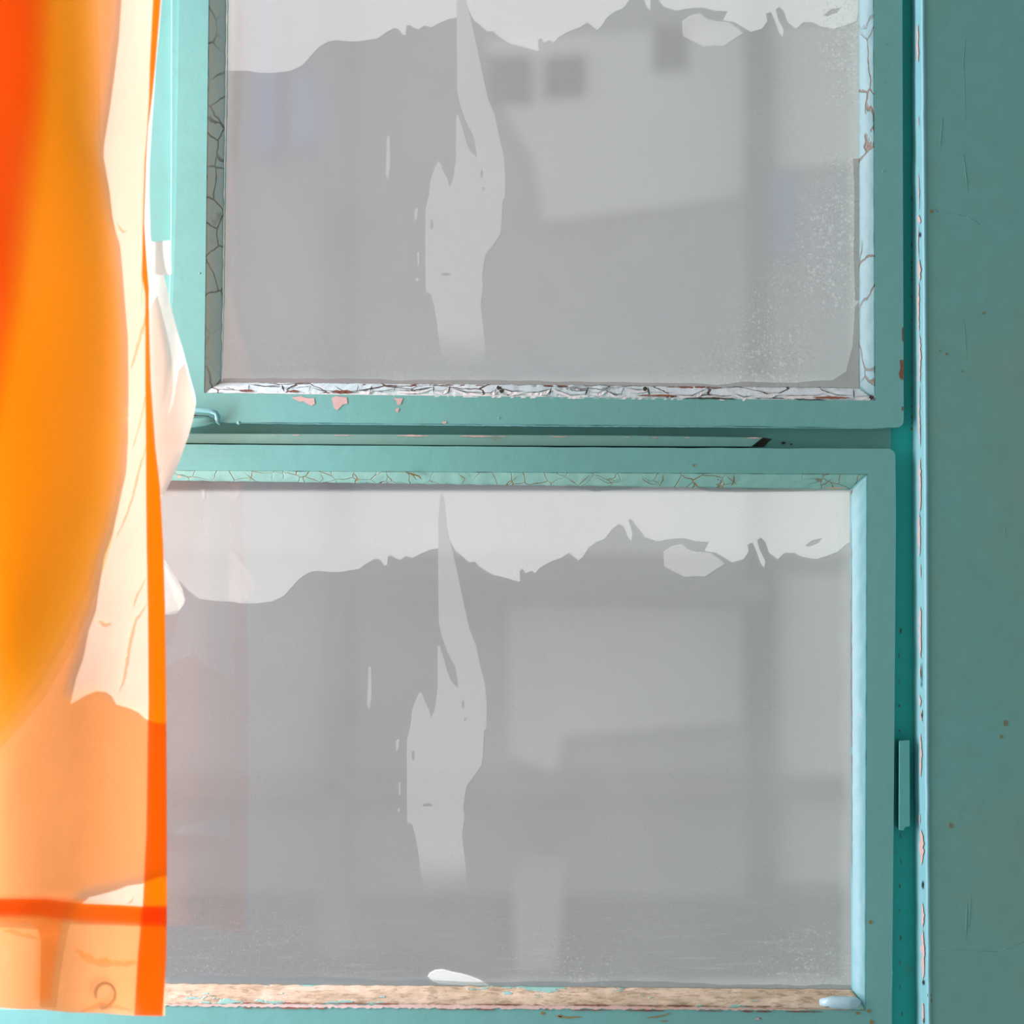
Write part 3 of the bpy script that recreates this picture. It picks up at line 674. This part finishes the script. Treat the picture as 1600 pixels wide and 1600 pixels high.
# tinted sheets added behind, stepped narrower so the orange shade fades softly
def shade_sheets(name, edge, n_, stepx, g0, dg, mat):
    mbv = []; 
    for k in range(n_):
        e = [(x - k * stepx[0], y + (-k * stepx[1])) for x, y in edge]
        e = [(max(x, -74), y) for x, y in e]
        sheet_poly(name, [[(-75, -150)] + e + [(-75, e[-1][1])]], g0 + dg * k, mat)
EDGE2 = [(150, -150), (152, 0), (156, 120), (158, 240), (172, 300), (180, 380), (192, 470), (196, 560), (196, 680), (188, 760), (176, 840), (150, 930), (115, 1010), (70, 1090), (20, 1150), (-40, 1210)]
shade_sheets('shade_sheet', EDGE2, 5, (9, 16), .010, .005, m_shade)
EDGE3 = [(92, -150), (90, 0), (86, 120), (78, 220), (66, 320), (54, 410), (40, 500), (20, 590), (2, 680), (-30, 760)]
shade_sheets('shade_sheet', EDGE3, 4, (8, 14), .0068, .0007, m_shade2)
# tinted slivers behind the panel stand in for the shade of creases
m_crease_shade = cloth('crease_shade_cloth', (1, .72, .42, 1), .6, (1, .6, .3, 1), (1, .84, .62, 1), fw=.1)
for pts, w in [([(228, 480), (222, 505), (212, 540), (202, 575)], 6), ([(226, 610), (216, 660), (204, 700)], 3), ([(227, 690), (215, 730), (203, 780), (190, 815), (178, 838)], 4.5), ([(226, 900), (212, 925), (205, 945)], 4), ([(228, 940), (210, 965), (203, 990), (198, 1020), (190, 1060), (182, 1080)], 6),
               ([(150, 965), (160, 972), (172, 970)], 7), ([(112, 1478), (140, 1496), (175, 1503), (212, 1500)], 13), ([(0, 1448), (30, 1455), (58, 1462)], 8), ([(120, 1574), (160, 1566), (206, 1574)], 9), ([(206, 1398), (203, 1405), (196, 1409)], 2.5), ([(226, 330), (220, 420), (218, 480)], 3), ([(180, 345), (190, 360), (196, 356)], 5)]:
    mbc = MB(); ribbon(mbc, pts, w, lambda x, y: fold(x, y) + .0025); mbc.out('crease_shade', m_crease_shade, cur, smooth=True)
# pale lining that swings out from behind the hem, and its stitched label
def Yl(x, y): return CYD + .030 + .006 * math.sin(x * .06) 
LR = [(-150, 256), (0, 253), (50, 249), (100, 244), (160, 240), (200, 237), (250, 234), (300, 233), (370, 235), (400, 240), (428, 256), (470, 265), (510, 275), (550, 287), (590, 297), (618, 305), (628, 306), (645, 304), (680, 295), (735, 275), (776, 255)]
v, f = gridsheet(lambda y: 150 + (y > 776) * 0, lambda y: lerp(LR, y), -150, 776, 16, 100, lambda x, y: P(x, y, Yl(x, y) if x > 215 else Yl(x, y) + .02 * (215 - x) / 65))
# keep the lining clear of the sunlit tongue: it starts under the hem
v, f = gridsheet(lambda y: min(226, lerp(hl, y) + 1), lambda y: lerp(LR, y), -150, 776, 16, 120, lambda x, y: P(x, y, Yl(x, y)))
ln = link('lining', v, f, m_lining, cur, smooth=True); ln['label'] = 'pale pink and white lining edge swinging out beside the hem'
mb = MB(); mb.poly([[(222, 500), (240, 455), (246, 480), (255, 520), (262, 560), (262, 600), (254, 640), (262, 620), (272, 570), (284, 560), (292, 590), (303, 635), (285, 700), (255, 768), (222, 765)]], lambda x, y: Yl(x, y) + .004)
mb.out('lining_shade', cloth('lining_shade_cloth', (1, .74, .64, 1), .5, (1, .8, .72, 1), (1, .80, .72, 1), fw=.3, weave=.05), ln, smooth=True)  # pinkish layer added behind the lining as its soft shadow
mb = MB(); mb.poly([[(248, 868), (256, 872), (263, 884), (270, 895), (278, 906), (285, 920), (289, 937), (287, 944), (280, 954), (275, 959), (262, 960), (248, 958)]], lambda x, y: Yl(x, y) + .004)
mb.out('lining', m_lining, cur)['label'] = 'white lining corner showing lower down beside the hem'
mb = MB(); mb.prism([(228, 377), (240, 378), (266, 376), (268, 428), (262, 430), (232, 428)], CYD + .018, CYD + .0186)
mb.out('care_label', m_label, cur)['label'] = 'small blank white label'
# a loose loop of thread caught in the bottom hem
mb = MB(); pts = []
for i in range(20):
    an = math.radians(200 - i * 17); pts.append(shadow_at(164 + 15 * math.cos(an) + i * .1, 1553 - 17 * math.sin(an) + (i > 15) * (i - 15) * 2, .0050))
mb.tube(pts, .0011, 6); mb.out('thread_loop', m_thread, cur, smooth=True)

# ------------------------------------------------------------------ across the yard: a building, out of focus behind the milky panes
BY = 5.0
bl = root('building', Vector((0, BY, 0)), label='blurred pale building across the yard seen through the dusty panes', cat='building')
def flat(name, c, r=.9):
    t = NT(name); cc = t.mixc(t.noise(1.5, 3), lin(c), tuple(x * .85 for x in lin(c)[:3]) + (1,))
    return t.end(t.n('BsdfPrincipled', Base_Color=cc, Roughness=r).outputs[0])
m_fac = flat('facade_render', (242, 240, 236)); m_fac2 = flat('facade_grey', (186, 186, 188)); m_dk = flat('dark_opening', (38, 40, 46)); m_blue = flat('blue_shutter', (120, 150, 205)); m_pinkw = flat('pink_plaster', (215, 196, 188))
m_gr = flat('yard_ground', (52, 52, 56))
mb = MB(); mb.prism([(-900, -900), (2600, -900), (2600, 1600), (-900, 1600)], BY, BY + .3); mb.out('wall', m_fac2, bl)
mb = MB(); mb.prism([(-900, 1392), (2600, 1425), (2600, 1600), (-900, 1600)], BY - .12, BY); mb.out('plinth', flat('plinth_dark', (70, 70, 78)), bl)
mb = MB(); mb.prism([(760, 60), (1162, 40), (1162, 305), (850, 348), (835, 250), (780, 160)], BY - .08, BY); mb.prism([(1212, 40), (1420, 40), (1420, 250), (1212, 262)], BY - .08, BY); mb.out('wall_panel', m_fac, bl)
mb = MB(); mb.prism([(795, 945), (1160, 950), (1160, 1130), (880, 1150), (870, 1210), (795, 1180)], BY - .08, BY); mb.prism([(1215, 900), (1330, 900), (1330, 1380), (1215, 1380)], BY - .08, BY); mb.out('wall_panel', m_fac, bl)
mb = MB(); mb.prism([(-900, 700), (2600, 700), (2600, 870), (-900, 860)], BY - .06, BY); mb.out('wall_panel', m_fac, bl)
for l in [[(765, 88), (830, 88), (830, 160), (765, 160)], [(852, 90), (913, 86), (913, 146), (852, 152)], [(1022, 40), (1074, 40), (1074, 106), (1022, 110)]]:
    mb = MB(); mb.prism(l, BY - .10, BY - .02); mb.out('window', m_dk, bl)
mb = MB(); mb.prism([(1166, -900), (1202, -900), (1206, 1500), (1170, 1500)], BY - .3, BY - .1); mb.out('drainpipe', m_dk, bl)
mb = MB(); mb.prism([(500, -100), (545, -100), (540, 1500), (505, 1500)], BY - .2, BY - .05); mb.out('downpipe', flat('grey_pipe', (120, 120, 122)), bl)
mb = MB(); mb.prism([(398, -200), (432, -200), (432, 235), (398, 240)], BY - .15, BY); mb.out('shutter', m_blue, bl)
mb = MB(); mb.prism([(455, 120), (525, 120), (525, 225), (455, 225)], BY - .15, BY); mb.out('shutter', m_blue, bl)
mb = MB(); mb.prism([(1206, 270), (1240, 270), (1235, 400), (1206, 400)], BY - .15, BY); mb.out('shutter', m_blue, bl)
mb = MB(); mb.prism([(560, 905), (1200, 905), (1200, 940), (560, 938)], BY - .4, BY); mb.out('ledge', flat('ledge_grey', (110, 110, 114)), bl)
mb = MB(); mb.prism([(-900, 1225), (2600, 1215), (2600, 1238), (-900, 1250)], BY - .2, BY); mb.out('ledge', flat('ledge_brown', (150, 140, 134)), bl)
mb = MB(); mb.prism([(800, 1370), (880, 1370), (870, 1520), (805, 1520)], BY - .9, BY - .5); mb.out('bollard', m_pinkw, bl)
mb = MB(); mb.box((-6, BY - 2.2, -.6), (7, BY + .3, ZC - 1.28)); gr = mb.out('ground', m_gr); props(gr, 'grey ground of the yard behind the lower pane', kind='structure')
